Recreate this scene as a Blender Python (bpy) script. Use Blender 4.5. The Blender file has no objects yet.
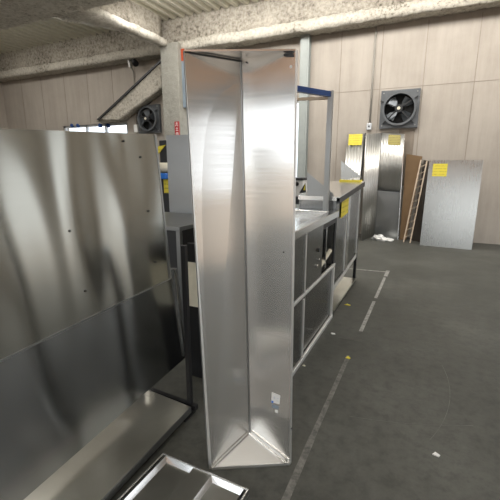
import bpy, bmesh, math, random
from mathutils import Vector, Matrix, noise
random.seed(4)
sc = bpy.context.scene
COL = sc.collection
R = math.radians

# ------------------------------------------------------------------ camera, sky, exposure
H = 1.25; F = 375.0; PITCH = 12.8; YAW = 25.7
cd = bpy.data.cameras.new('camera'); cam = bpy.data.objects.new('camera', cd); COL.objects.link(cam)
cd.sensor_fit = 'HORIZONTAL'; cd.sensor_width = 36.0; cd.lens = 36.0 * F / 500.0
cd.clip_start = 0.02; cd.clip_end = 500
cam.location = (0, 0, H); cam.rotation_euler = (R(90 - PITCH), 0, R(YAW))
sc.camera = cam
w = bpy.data.worlds.new('sky'); sc.world = w; w.use_nodes = True
bg = w.node_tree.nodes['Background']; bg.inputs[0].default_value = (0.93, 0.97, 1.0, 1); bg.inputs[1].default_value = 2.35
sc.view_settings.view_transform = 'Standard'; sc.view_settings.look = 'None'
sc.view_settings.gamma = 1.0; sc.view_settings.use_curve_mapping = False
sc.view_settings.exposure = 0.0
sc.cycles.max_bounces = 16; sc.cycles.glossy_bounces = 10; sc.cycles.diffuse_bounces = 6

def portal(name, loc, rot, sx, sy):                       # daylight sampled through a modelled opening
    l = bpy.data.lights.new(name, 'AREA'); l.shape = 'RECTANGLE'; l.size = sx; l.size_y = sy
    l.energy = 10; l.cycles.is_portal = True
    o = bpy.data.objects.new(name, l); o.location = loc; o.rotation_euler = rot; COL.objects.link(o)
WY = 7.05                                                   # back wall plane
XR = 3.2; XL = -11.0; YB = -4.0; ZC = 4.08
DY0, DY1, DZ = 0.7, 3.4, 2.08
SY0, SY1, SZ0, SZ1 = 4.7, 6.1, .02, 2.6                     # second doorway, unseen, added for a streak in the sheets and lighter floor                              # the loading door in the right wall
portal('daylight_loading_door', (XR + .16, (DY0 + DY1) / 2, DZ / 2), (0, R(90), 0), DZ, DY1 - DY0)
portal('daylight_added_doorway', (XR + .16, (SY0 + SY1) / 2, (SZ0 + SZ1) / 2), (0, R(90), 0), SZ1 - SZ0, SY1 - SY0)
FX0, FX1, FZ = -6.5, 3.1, 2.28                              # the wide shopfront opening behind the viewer
portal('daylight_shopfront', ((FX0 + FX1) / 2, YB - .16, FZ / 2), (R(90), 0, 0), FX1 - FX0, FZ)
def lamp(name, loc, rot, sx, sy, power):                    # unseen area lights added under the roof deck to brighten the room
    l = bpy.data.lights.new(name, 'AREA'); l.shape = 'RECTANGLE'; l.size = sx; l.size_y = sy; l.energy = power
    l.color = (1.0, .96, .90)
    o = bpy.data.objects.new(name, l); o.location = loc; o.rotation_euler = rot; COL.objects.link(o)
lamp('fill_light_rear', (-1.2, 5.4, 3.98), (R(28), 0, 0), 7.0, .5, 215)
lamp('fill_light_middle', (-1.2, 2.2, 3.98), (R(20), 0, 0), 7.0, .8, 75)
lamp('fill_light_front', (-1.2, -1.6, 3.98), (R(-10), 0, 0), 7.0, .6, 120)
lamp('fill_light_left', (-8.0, 5.0, 3.98), (R(10), 0, 0), 4.0, .5, 60)

fw = Vector((-math.sin(R(YAW)) * math.cos(R(PITCH)), math.cos(R(YAW)) * math.cos(R(PITCH)), -math.sin(R(PITCH))))
rt = Vector((math.cos(R(YAW)), math.sin(R(YAW)), 0)); up = rt.cross(fw)
O = Vector((0, 0, H))
def _ray(x, y): return fw + rt * ((x - 250) / F) + up * ((250 - y) / F)
def at(x, y, Y): d = _ray(x, y); return O + d * (Y / d.y)           # a sight line met at depth Y
def atx(x, y, X): d = _ray(x, y); return O + d * (X / d.x)
def atz(x, y, z=0.0): d = _ray(x, y); return O + d * ((z - H) / d.z)

# ------------------------------------------------------------------ materials
def mat(name): 
    m = bpy.data.materials.new(name); m.use_nodes = True
    nt = m.node_tree; return m, nt, nt.nodes['Principled BSDF']
def N(nt, t, **k):
    n = nt.nodes.new(t)
    for a, v in k.items(): setattr(n, a, v)
    return n
def ramp(nt, fac, stops):
    r = N(nt, 'ShaderNodeValToRGB'); nt.links.new(fac, r.inputs[0])
    e = r.color_ramp.elements
    while len(e) < len(stops): e.new(0.5)
    for i, (p, c) in enumerate(stops):
        e[i].position = p; e[i].color = (c[0], c[1], c[2], 1) if not isinstance(c, (int, float)) else (c, c, c, 1)
    return r.outputs[0]
def coords(nt, scale=(1, 1, 1), kind='Object'):
    tc = N(nt, 'ShaderNodeTexCoord'); mp = N(nt, 'ShaderNodeMapping'); mp.inputs['Scale'].default_value = scale
    nt.links.new(tc.outputs[kind], mp.inputs[0]); return mp.outputs[0]
def ntex(nt, vec, scale, detail=4, rough=.55):
    n = N(nt, 'ShaderNodeTexNoise'); n.inputs['Scale'].default_value = scale; n.inputs['Detail'].default_value = detail
    n.inputs['Roughness'].default_value = rough
    nt.links.new(vec, n.inputs['Vector']); return n.outputs['Fac']
def bump(nt, b, h, strength, dist, prev=None):
    bp = N(nt, 'ShaderNodeBump'); bp.inputs['Strength'].default_value = strength; bp.inputs['Distance'].default_value = dist
    nt.links.new(h, bp.inputs['Height'])
    if prev: nt.links.new(prev, bp.inputs['Normal'])
    nt.links.new(bp.outputs[0], b.inputs['Normal']); return bp.outputs[0]

def plain(name, col, rough=.5, metal=0.0, var=.12, scale=9, spec=.4):
    m, nt, b = mat(name)
    f = ntex(nt, coords(nt), scale, 5)
    lo = tuple(c * (1 - var) for c in col); hi = tuple(min(1, c * (1 + var)) for c in col)
    nt.links.new(ramp(nt, f, [(.3, lo), (.7, hi)]), b.inputs['Base Color'])
    b.inputs['Roughness'].default_value = rough; b.inputs['Metallic'].default_value = metal
    b.inputs['Specular IOR Level'].default_value = spec
    return m
def steel(name, col=(.60, .60, .58), rough=.26, grain='v', aniso=.75, wave=0.0, dirt=.1, wscale=1.2, wdir=(1, 1, .55), haze=0.0, streak=False):
    """brushed stainless: fine grain along the sheet, slight waviness of thin metal"""
    m, nt, b = mat(name)
    b.inputs['Metallic'].default_value = 1.0
    uv = coords(nt, (1, 1, 1), 'UV')
    g = coords(nt, (260, 2.5, 1) if grain == 'v' else (2.5, 260, 1), 'UV')
    f = ntex(nt, g, 1.0, 3)
    s = ntex(nt, coords(nt), 3.0, 5)
    if streak: f = ntex(nt, coords(nt, (3, 90, 1), 'UV'), 1.0, 5, .7)
    rr = N(nt, 'ShaderNodeMath', operation='MULTIPLY_ADD'); rr.inputs[1].default_value = .22 if streak else .07; rr.inputs[2].default_value = rough - (.11 if streak else .035)
    nt.links.new(f, rr.inputs[0])
    r2 = N(nt, 'ShaderNodeMath', operation='MULTIPLY_ADD'); r2.inputs[1].default_value = .08; 
    nt.links.new(s, r2.inputs[0]); 
    r3 = N(nt, 'ShaderNodeMath', operation='SUBTRACT'); nt.links.new(rr.outputs[0], r3.inputs[0]); r3.inputs[1].default_value = .04
    nt.links.new(r3.outputs[0], r2.inputs[2]); nt.links.new(r2.outputs[0], b.inputs['Roughness'])
    lo = tuple(c * (1 - dirt) for c in col)
    nt.links.new(ramp(nt, s, [(.3, lo), (.65, col)]), b.inputs['Base Color'])
    b.inputs['Anisotropic'].default_value = aniso
    b.inputs['Anisotropic Rotation'].default_value = 0.0 if grain == 'v' else .25
    t = N(nt, 'ShaderNodeTangent', direction_type='UV_MAP'); nt.links.new(t.outputs[0], b.inputs['Tangent'])
    if haze:                                                # wide second lobe of a scuffed finish
        b2 = N(nt, 'ShaderNodeBsdfPrincipled'); b2.inputs['Metallic'].default_value = 1.0; b2.inputs['Roughness'].default_value = .62
        b2.inputs['Base Color'].default_value = (*col, 1)
        ms = N(nt, 'ShaderNodeMixShader'); ms.inputs[0].default_value = haze
        nt.links.new(b.outputs[0], ms.inputs[1]); nt.links.new(b2.outputs[0], ms.inputs[2])
        nt.links.new(ms.outputs[0], nt.nodes['Material Output'].inputs[0])
    if wave:
        wv = ntex(nt, coords(nt, wdir), wscale, 1)
        bump(nt, b, wv, 1.0, wave)
    return m

M = {}
M['steel'] = steel('brushed_steel_upright')
M['trough'] = steel('brushed_steel_trough', (.88, .87, .85), .20, 'v', .85, .0015, .03, haze=.20, streak=True)
M['plate'] = steel('trough_end_plate', (.92, .91, .88), .5, 'v', .2, 0, .04)
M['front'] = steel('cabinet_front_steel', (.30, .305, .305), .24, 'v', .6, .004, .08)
M['satin'] = steel('satin_edge', (.9, .9, .88), .5, 'v', .2, 0, .04)
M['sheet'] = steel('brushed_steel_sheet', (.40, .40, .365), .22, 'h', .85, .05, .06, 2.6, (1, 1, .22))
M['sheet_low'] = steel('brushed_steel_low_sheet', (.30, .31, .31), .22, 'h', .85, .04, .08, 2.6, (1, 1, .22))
M['shelf'] = steel('worn_steel_shelf', (.64, .63, .57), .30, 'v', .4, .010, .22)
M['dull'] = steel('dull_steel', (.38, .39, .39), .38, 'v', .5, .003, .1)
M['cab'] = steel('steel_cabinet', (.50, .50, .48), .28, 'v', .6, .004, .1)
M['bright'] = steel('bright_steel_edge', (.80, .80, .79), .22, 'v', .2, 0, .04)
M['leaf'] = steel('smooth_leaf_steel', (.56, .57, .57), .36, 'v', .5, .003, .08)
M['ribbed'] = steel('ribbed_steel', (.66, .655, .63), .40, 'v', .3, .002, .06)
M['tray'] = steel('tray_steel', (.30, .30, .28), .32, 'v', .4, .004, .25)
M['black'] = plain('black_painted_steel', (.012, .012, .013), .45)
M['dark'] = plain('dark_grey_metal', (.05, .052, .055), .45, .4)
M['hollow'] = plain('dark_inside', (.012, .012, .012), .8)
M['fan'] = plain('grey_fan_paint', (.13, .14, .15), .42, .3)
M['fan_blade'] = plain('fan_blade_grey', (.10, .11, .12), .35, .5)
M['cream'] = plain('cream_plastic', (.72, .68, .55), .45)
M['white'] = plain('white_plastic', (.78, .78, .76), .4, var=.04)
M['blue'] = plain('blue_film', (.012, .06, .24), .3, spec=.6)
M['bluebag'] = plain('bright_blue_plastic', (.02, .16, .60), .35)
def paper(name, col, ink):                                  # hand-written lines
    m, nt, b = mat(name)
    f = ntex(nt, coords(nt, (60, 60, 42), 'UV'), 1.0, 2)
    wv = N(nt, 'ShaderNodeTexWave', wave_type='BANDS', bands_direction='Y'); wv.inputs['Scale'].default_value = 7.5; wv.inputs['Distortion'].default_value = .6
    nt.links.new(coords(nt, (1, 1, 1), 'UV'), wv.inputs['Vector'])
    mu = N(nt, 'ShaderNodeMath', operation='MULTIPLY'); nt.links.new(f, mu.inputs[0]); nt.links.new(wv.outputs['Fac'], mu.inputs[1])
    nt.links.new(ramp(nt, mu.outputs[0], [(.40, col), (.50, ink)]), b.inputs['Base Color'])
    b.inputs['Roughness'].default_value = .7
    return m
M['yellow'] = paper('yellow_paper', (.78, .66, .07), (.50, .42, .05))
M['khaki'] = paper('khaki_paper', (.44, .38, .13), (.26, .22, .08))
M['red'] = plain('red_plate', (.42, .03, .035), .5)
M['orange'] = plain('orange_red_paint', (.40, .07, .025), .5)
M['greyblue'] = plain('grey_blue_paint', (.22, .27, .32), .4)
M['wood'] = plain('brown_board', (.17, .105, .052), .75, scale=4)
M['dark_brown'] = plain('dark_sheet', (.035, .028, .022), .8)
M['stick'] = plain('pale_timber', (.52, .42, .32), .7)
M['post'] = plain('grey_green_paint', (.33, .36, .35), .5, var=.06)
M['conduit'] = plain('grey_conduit', (.30, .29, .26), .5)
M['seam'] = plain('wall_joint', (.30, .265, .225), .8)
M['warm'] = plain('warm_brown_sheet', (.25, .21, .17), .7)
M['tan'] = plain('tan_reflected_board', (.80, .46, .25), .6)
M['frame'] = plain('aluminium_frame', (.62, .65, .68), .4, .3)

def m_wall():
    m, nt, b = mat('wall_panel_beige')
    v = coords(nt)
    f = ntex(nt, v, 1.3, 8, .65); g = ntex(nt, coords(nt, (3, 3, .3)), 2.2, 6, .7)
    mx = N(nt, 'ShaderNodeMath', operation='MULTIPLY_ADD'); mx.inputs[1].default_value = .5
    nt.links.new(f, mx.inputs[0]); 
    g2 = N(nt, 'ShaderNodeMath', operation='MULTIPLY'); g2.inputs[1].default_value = .5; nt.links.new(g, g2.inputs[0])
    nt.links.new(g2.outputs[0], mx.inputs[2])
    nt.links.new(ramp(nt, mx.outputs[0], [(.3, (.335, .30, .26)), (.55, (.43, .39, .345)), (.75, (.485, .445, .395))]), b.inputs['Base Color'])
    b.inputs['Roughness'].default_value = .75; b.inputs['Specular IOR Level'].default_value = .25
    bump(nt, b, ntex(nt, v, 30, 4), .15, .004)
    return m
M['wall'] = m_wall()
def m_spray(name, stops, sc_=26):
    m, nt, b = mat(name)
    v = coords(nt)
    f = ntex(nt, v, sc_, 6, .75); g = ntex(nt, v, 1.6, 4)
    mx = N(nt, 'ShaderNodeMath', operation='MULTIPLY_ADD'); mx.inputs[1].default_value = .72
    nt.links.new(f, mx.inputs[0]); g2 = N(nt, 'ShaderNodeMath', operation='MULTIPLY'); g2.inputs[1].default_value = .28
    nt.links.new(g, g2.inputs[0]); nt.links.new(g2.outputs[0], mx.inputs[2])
    nt.links.new(ramp(nt, mx.outputs[0], stops), b.inputs['Base Color'])
    b.inputs['Roughness'].default_value = .95; b.inputs['Specular IOR Level'].default_value = .1
    bump(nt, b, f, .9, .03)
    return m
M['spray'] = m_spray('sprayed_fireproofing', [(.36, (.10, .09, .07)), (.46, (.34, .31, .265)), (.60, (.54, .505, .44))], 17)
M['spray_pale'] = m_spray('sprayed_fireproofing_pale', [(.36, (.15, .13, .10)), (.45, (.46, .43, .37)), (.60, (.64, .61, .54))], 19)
M['spray_lit'] = m_spray('sprayed_fireproofing_lit', [(.35, (.20, .18, .14)), (.44, (.60, .57, .50)), (.58, (.80, .77, .70))], 19)  # lighter copy of the spray: daylight on undersides put into the colour
M['concrete'] = m_spray('column_concrete', [(.30, (.25, .245, .215)), (.5, (.33, .325, .29)), (.7, (.38, .375, .34))], 9)
M['deck'] = plain('cream_deck', (.66, .64, .54), .6, var=.06)
def m_floor():
    m, nt, b = mat('workshop_floor')
    v = coords(nt)
    a = ntex(nt, v, .9, 8, .62); c = ntex(nt, v, 14, 6, .7); s = ntex(nt, v, 60, 3, .7)
    base = ramp(nt, a, [(.3, (.056, .057, .049)), (.5, (.080, .081, .071)), (.72, (.120, .121, .108))])
    sp = ramp(nt, c, [(.34, .66), (.5, 1.0), (.68, 1.25)])
    sp2 = ramp(nt, s, [(.30, .92), (.5, 1.0), (.74, 1.0), (.80, 1.45)])
    x = N(nt, 'ShaderNodeMixRGB', blend_type='MULTIPLY'); x.inputs[0].default_value = 1
    nt.links.new(base, x.inputs[1]); nt.links.new(sp, x.inputs[2])
    y = N(nt, 'ShaderNodeMixRGB', blend_type='MULTIPLY'); y.inputs[0].default_value = 1
    nt.links.new(x.outputs[0], y.inputs[1]); nt.links.new(sp2, y.inputs[2])
    nt.links.new(y.outputs[0], b.inputs['Base Color'])
    nt.links.new(ramp(nt, c, [(.3, .50), (.7, .72)]), b.inputs['Roughness'])
    b.inputs['Specular IOR Level'].default_value = .35
    bump(nt, b, c, .25, .006)
    return m
M['floor'] = m_floor()
def m_paint():
    m, nt, b = mat('worn_white_paint')
    f = ntex(nt, coords(nt), 22, 6, .75)
    nt.links.new(ramp(nt, f, [(.36, (.085, .085, .078)), (.54, (.17, .165, .15)), (.72, (.26, .255, .235))]), b.inputs['Base Color'])
    b.inputs['Roughness'].default_value = .75
    return m
M['paint'] = m_paint()
M['scuff'] = plain('floor_scuff', (.135, .135, .125), .75, scale=20, var=.35)
M['paint_new'] = plain('white_floor_paint', (.30, .30, .28), .7, scale=30, var=.4)
def m_glass():
    m, nt, b = mat('window_glass')
    b.inputs['Base Color'].default_value = (.92, .96, 1, 1); b.inputs['Roughness'].default_value = .02
    b.inputs['Transmission Weight'].default_value = 1.0; b.inputs['IOR'].default_value = 1.05
    return m
M['glass'] = m_glass()
M['ground'] = plain('yard_soil', (.44, .35, .27), .85, scale=.6)

# ------------------------------------------------------------------ mesh helper
class MB:
    def __init__(s): s.bm = bmesh.new()
    def face(s, pts):
        return s.bm.faces.new([s.bm.verts.new(p) for p in pts])
    def prism(s, pts, off):
        pts = [Vector(p) for p in pts]; off = Vector(off)
        a = [s.bm.verts.new(p) for p in pts]; b = [s.bm.verts.new(p + off) for p in pts]
        s.bm.faces.new(a); s.bm.faces.new(b[::-1])
        for i in range(len(a)):
            j = (i + 1) % len(a); s.bm.faces.new((a[i], b[i], b[j], a[j]))
        return s
    def box(s, lo, hi):
        (x0, y0, z0), (x1, y1, z1) = lo, hi
        return s.prism([(x0, y0, z0), (x1, y0, z0), (x1, y1, z0), (x0, y1, z0)], (0, 0, z1 - z0))
    def bar(s, p, q, wd, ht=None, ref=(0, 0, 1)):
        p = Vector(p); q = Vector(q); d = (q - p).normalized(); ht = ht or wd
        r = Vector(ref)
        if abs(d.dot(r)) > .95: r = Vector((0, 1, 0))
        a = d.cross(r).normalized() * wd / 2; b = a.cross(d).normalized() * ht / 2
        return s.prism([p + a + b, p + a - b, p - a - b, p - a + b], q - p)
    def tube(s, p, q, r, n=16, r2=None):
        p = Vector(p); q = Vector(q); d = (q - p); r2 = r if r2 is None else r2
        z = Vector((0, 0, 1)) if abs(d.normalized().z) < .95 else Vector((1, 0, 0))
        a = d.cross(z).normalized(); b = a.cross(d).normalized()
        A = [s.bm.verts.new(p + (a * math.cos(t) + b * math.sin(t)) * r) for t in [2 * math.pi * i / n for i in range(n)]]
        B = [s.bm.verts.new(q + (a * math.cos(t) + b * math.sin(t)) * r2) for t in [2 * math.pi * i / n for i in range(n)]]
        s.bm.faces.new(A); s.bm.faces.new(B[::-1])
        for i in range(n):
            f = s.bm.faces.new((A[i], B[i], B[(i + 1) % n], A[(i + 1) % n])); f.smooth = True
        return s
    def path(s, pts, r, n=10):
        for a, b in zip(pts, pts[1:]): s.tube(a, b, r, n)
        return s
    def ring(s, c, axis, r0, r1, depth, n=40):               # a flat-sided annulus
        c = Vector(c); d = Vector(axis).normalized()
        z = Vector((0, 0, 1)); a = d.cross(z).normalized(); b = a.cross(d)
        L = []
        for (rr, dd) in ((r0, 0), (r1, 0), (r1, depth), (r0, depth)):
            L.append([s.bm.verts.new(c + d * dd + (a * math.cos(2 * math.pi * i / n) + b * math.sin(2 * math.pi * i / n)) * rr) for i in range(n)])
        for k in range(4):
            for i in range(n):
                s.bm.faces.new((L[k][i], L[k][(i + 1) % n], L[(k + 1) % 4][(i + 1) % n], L[(k + 1) % 4][i]))
        return s
    def build(s, name, m, parent=None, bevel=0.0, loc=None):
        bmesh.ops.recalc_face_normals(s.bm, faces=s.bm.faces[:])
        if bevel:
            bmesh.ops.bevel(s.bm, geom=s.bm.edges[:], offset=bevel, segments=2, affect='EDGES', profile=.5, clamp_overlap=True)
        # origin: at the given base point, else the parent's, else the bottom centre
        base = Vector(loc) if loc is not None else None
        if base is None and parent is not None:
            base = parent.matrix_world.translation.copy() if parent.parent is None else (parent.parent.location + parent.location)
        if base is None:
            vs = [v.co for v in s.bm.verts]
            base = Vector(((min(v.x for v in vs) + max(v.x for v in vs)) / 2, (min(v.y for v in vs) + max(v.y for v in vs)) / 2, min(v.z for v in vs)))
        for v in s.bm.verts: v.co -= base
        uvl = s.bm.loops.layers.uv.new('UVMap')
        for f in s.bm.faces:
            n = f.normal
            u = Vector((0, 0, 1)).cross(n)
            u = u.normalized() if u.length > .25 else Vector((1, 0, 0))
            v = n.cross(u).normalized()
            for l in f.loops: l[uvl].uv = (l.vert.co.dot(u), l.vert.co.dot(v))
        me = bpy.data.meshes.new(name); s.bm.to_mesh(me); s.bm.free()
        me.materials.append(m)
        o = bpy.data.objects.new(name, me); COL.objects.link(o)
        if parent is not None: o.parent = parent; o.location = (0, 0, 0)
        else: o.location = base
        bpy.context.view_layer.update()
        return o

def tag(o, label, cat, group=None):
    o['label'] = label; o['category'] = cat
    if group: o['group'] = group
    return o
def thing(name, label, cat, loc, group=None):
    o = bpy.data.objects.new(name, None); o.empty_display_size = .1; COL.objects.link(o); o.location = loc
    bpy.context.view_layer.update()
    return tag(o, label, cat, group)
def struct(o): o['kind'] = 'structure'; return o

def sprayed(bm, amp, freq, seg):                              # lumpy surface of sprayed-on fireproofing
    for _ in range(12):
        long = [e for e in bm.edges if e.calc_length() > seg]
        if not long: break
        bmesh.ops.subdivide_edges(bm, edges=long, cuts=1, use_grid_fill=True)
    bmesh.ops.triangulate(bm, faces=[f for f in bm.faces if len(f.verts) > 4])
    for v in bm.verts:
        n = noise.noise_vector(v.co * freq * .8) * amp * .55 + noise.noise_vector(v.co * freq * 3.3) * amp * .75 + noise.noise_vector(v.co * freq * 7) * amp * .4
        v.co += n
    for f in bm.faces: f.smooth = True

# ------------------------------------------------------------------ room shell
struct(MB().box((XL - 30, YB - 40, -.25), (XR + 60, 40, -.12)).build('ground', M['ground']))
fl = struct(MB().box((XL, YB, -.12), (XR + .15, WY + .2, 0)).build('floor', M['floor'], loc=(0, 0, 0)))
W2 = (-4.74, -2.24, .62, 2.42)                               # window behind the tall trough
W3 = (1.75, 2.15, .4, 3.2)                                   # narrow tall window, unseen, added for a bright streak in the left sheets
W1 = (-8.75, -6.58, 1.35, 2.22)                              # window at the far left
wb = MB()
wb.box((XL, WY, 0), (W1[0], WY + .18, ZC + .2)).box((W1[0], WY, 0), (W1[1], WY + .18, W1[2])).box((W1[0], WY, W1[3]), (W1[1], WY + .18, ZC + .2))
wb.box((W1[1], WY, 0), (W2[0], WY + .18, ZC + .2)).box((W2[0], WY, 0), (W2[1], WY + .18, W2[2])).box((W2[0], WY, W2[3]), (W2[1], WY + .18, ZC + .2))
wb.box((W2[1], WY, 0), (W3[0], WY + .18, ZC + .2)).box((W3[0], WY, 0), (W3[1], WY + .18, W3[2])).box((W3[0], WY, W3[3]), (W3[1], WY + .18, ZC + .2)).box((W3[1], WY, 0), (XR + .15, WY + .18, ZC + .2))
struct(wb.build('wall_back', M['wall'], loc=(0, WY, 0)))
struct(MB().box((XL - .15, YB, 0), (XL, WY + .18, ZC + .2)).build('wall_left', M['wall']))
wr = MB().box((XR, YB, 0), (XR + .15, DY0, ZC + .2)).box((XR, DY1, 0), (XR + .15, SY0, ZC + .2)).box((XR, SY1, 0), (XR + .15, WY, ZC + .2))
wr.box((XR, SY0, 0), (XR + .15, SY1, SZ0)).box((XR, SY0, SZ1), (XR + .15, SY1, ZC + .2)).box((XR, DY0, DZ), (XR + .15, DY1, ZC + .2))
struct(wr.build('wall_right', M['wall'], loc=(XR, 0, 0)))
wf = MB().box((XL, YB - .15, FZ), (XR + .15, YB, ZC + .2)).box((XL, YB - .15, 0), (FX0, YB, FZ)).box((FX1, YB - .15, 0), (XR + .15, YB, FZ))
struct(wf.build('wall_front', M['wall'], loc=(0, YB, 0)))
struct(MB().box((XR - .16, DY0 - .1, DZ), (XR - .001, DY1 + .1, DZ + .30)).build('trim_103', M['greyblue']))  # unseen boxes added for the dark band in the trough's reflection
struct(MB().box((FX0 - .1, YB + .001, FZ), (XR - .1, YB + .2, FZ + .33)).build('trim_104', M['greyblue']))
struct(MB().box((XR - .04, DY0 - .3, DZ + .31), (XR - .001, DY1 + .3, 3.4)).build('trim_101', M['tan']))  # unseen boards added for the warm band in the trough's reflection
struct(MB().box((FX0 - .3, YB + .001, FZ + .34), (XR - .1, YB + .04, 3.6)).build('trim_102', M['tan']))
# trapezoid deck, ribs along the hall
ck = MB(); x = XL; prof = []
while x < XR:
    prof += [(x, ZC), (x + .07, ZC), (x + .10, ZC + .06), (x + .17, ZC + .06)]; x += .20
prof = [(px, pz) for px, pz in prof if px <= XR]
for (xa, za), (xb, zb) in zip(prof, prof[1:]):
    ck.face([(xa, YB - .15, za), (xb, YB - .15, zb), (xb, WY + .15, zb), (xa, WY + .15, za)])
ck.box((XL - .15, YB - .15, ZC + .10), (XR + .15, WY + .18, ZC + .3))
struct(ck.build('ceiling', M['deck'], loc=(0, 0, ZC)))

def beam(name, poly, off, m, amp=.022, freq=4.0, seg=.16):
    b = MB().prism(poly, off); sprayed(b.bm, amp, freq, seg); return struct(b.build(name, m))
# girder along the back wall: web and thick lower flange
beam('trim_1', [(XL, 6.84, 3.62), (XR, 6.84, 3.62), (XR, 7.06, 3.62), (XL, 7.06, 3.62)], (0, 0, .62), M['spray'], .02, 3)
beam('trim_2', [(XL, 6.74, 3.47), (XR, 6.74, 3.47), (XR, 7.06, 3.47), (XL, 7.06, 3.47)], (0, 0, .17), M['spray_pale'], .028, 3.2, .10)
# cross girder from the column towards the viewer
beam('trim_4', [(-5.16, 4.6, 3.66), (-5.12, 6.62, 3.66), (-5.30, 6.62, 3.66), (-5.34, 4.6, 3.66)], (0, 0, .62), M['spray'], .02, 3)
beam('trim_5', [(-5.02, 4.5, 3.55), (-5.00, 6.62, 3.55), (-5.22, 6.62, 3.55), (-5.24, 5.7, 3.55), (-5.72, 4.78, 3.55), (-5.9, 4.5, 3.55)], (0, 0, .11), M['spray_lit'], .03, 3.4, .08)
# girder nearer the viewer
beam('trim_6', [(XL, 3.9, 3.55), (XR, 3.9, 3.55), (XR, 4.66, 3.55), (XL, 4.66, 3.55)], (0, 0, .12), M['spray_lit'], .028, 3.2, .11)
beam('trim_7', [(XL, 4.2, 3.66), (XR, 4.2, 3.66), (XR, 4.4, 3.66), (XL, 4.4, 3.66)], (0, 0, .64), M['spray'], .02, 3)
# concrete column and the sprayed diagonal brace
cl = MB().box((-5.19, 6.62, 0), (-4.765, WY + .02, 3.6)); struct(cl.build('trim_8', M['concrete'], bevel=.015))
q_ = [at(162, 60, 6.80), at(98, 120, 6.80), at(119, 120, 6.80), at(162, 87, 6.80)]
bb = MB().prism(q_, (0, .22, 0)); sprayed(bb.bm, .02, 5, .09); struct(bb.build('trim_9', M['spray_pale']))
q_ = [at(162, 58, 6.76), at(96.5, 119.5, 6.76), at(98, 120.5, 6.76), at(162, 60.3, 6.76)]
struct(MB().prism(q_, (0, .25, 0)).build('trim_10', M['dark']))
gs = MB().box((-7.30, 6.82, 2.24), (-6.75, 7.04, 2.36)); sprayed(gs.bm, .03, 6, .1); struct(gs.build('trim_11', M['spray_pale']))
# grey steel post beside the window
pt = MB().box((-2.345, 6.93, 0), (-2.185, 6.94, 3.52)).box((-2.345, 7.03, 0), (-2.185, 7.04, 3.52)).box((-2.275, 6.94, 0), (-2.255, 7.03, 3.52)).box((-2.345, 6.925, 0), (-2.22, 6.93, 3.52))
struct(pt.build('trim_12', M['post']))
# joints between the wall panels
k = 13
for xs in (-10.2, -9.4, -8.55, -7.75, -6.95, -6.25, -3.67, -2.98, -1.645, -.965, -.30, .42, 1.12, 2.55):
    z0 = 2.45 if W2[0] < xs < W2[1] else (2.24 if W1[0] < xs < W1[1] else 0)
    struct(MB().box((xs - .006, WY - .004, z0), (xs + .006, WY + .002, 3.45)).build('trim_%d' % k, M['seam'])); k += 1
struct(MB().box((-2.1, WY - .004, 2.49), (XR, WY + .002, 2.497)).build('trim_%d' % k, M['seam'])); k += 1
# windows: frame and glass panes
def window(name, x0, x1, z0, z1, mull):
    f = MB(); t = .05
    f.box((x0, WY + .03, z0), (x0 + t, WY + .09, z1)).box((x1 - t, WY + .03, z0), (x1, WY + .09, z1)).box((x0, WY + .03, z0), (x1, WY + .09, z0 + t)).box((x0, WY + .03, z1 - t), (x1, WY + .09, z1))
    for mx in mull: f.box((mx - t / 2, WY + .03, z0), (mx + t / 2, WY + .09, z1))
    fo = struct(f.build(name, M['frame'], loc=((x0 + x1) / 2, WY, z0)))
    xs = [x0] + list(mull) + [x1]
    for a, b in zip(xs, xs[1:]):
        MB().box((a + .01, WY + .055, z0 + .01), (b - .01, WY + .06, z1 - .01)).build('pane', M['glass'], fo)
    return fo
w1 = window('window_1', *W1[:2], W1[2], W1[3], (-7.95, -7.3))
w2 = window('window_2', *W2[:2], W2[2], W2[3], (-3.9, -3.1))
w3 = window('streak_window', *W3[:2], W3[2], W3[3], ())
for px in (72, 78, 100, 108):
    c = at(px, 125.5, WY + .0)
    MB().tube((c.x, WY - .02, c.z), (c.x, WY + .04, c.z), .045, 14).build('window_latch', M['blue'], w1)
# painted floor lines
def line(p, q, wd, m):
    p = Vector((*p, .0005)); q = Vector((*q, .0005)); d = (q - p).normalized(); a = Vector((-d.y, d.x, 0)) * wd / 2
    b = MB()
    b.prism([p + a, q + a, q - a, p - a], (0, 0, .0008)); b.build('painted_line', m, fl)
line((-.385, .55), (-.397, 1.50), .030, M['paint'])
line((-.397, 1.50), (-.40, 2.36), .026, M['paint'])
line((-.392, 2.78), (-.392, 3.50), .028, M['paint_new'])
line((-.392, 3.60), (-.392, 4.35), .028, M['paint_new'])
line((-.95, 4.54), (-.37, 4.60), .024, M['paint_new'])
line((-.39, 4.40), (-.39, 4.66), .04, M['paint_new'])

for (c_, r_, a0, a1) in (((-1.02, 2.2), 1.22, -24, 14), ((-.4, 4.4), 1.8, -110, -72), ((-.6, 3.6), 1.9, -80, -62)):
    pts = [Vector((c_[0] + r_ * math.cos(R(a0 + (a1 - a0) * i / 20)), c_[1] + r_ * math.sin(R(a0 + (a1 - a0) * i / 20)), .0004)) for i in range(21)]
    b = MB()
    o_ = [(p_, (Vector((c_[0], c_[1], .0004)) - p_).normalized() * .0025) for p_ in pts]
    b.prism([p_ for p_, _ in o_] + [p_ + n_ for p_, n_ in o_[::-1]], (0, 0, .0005)); b.build('scratch_mark', M['scuff'], fl)
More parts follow.
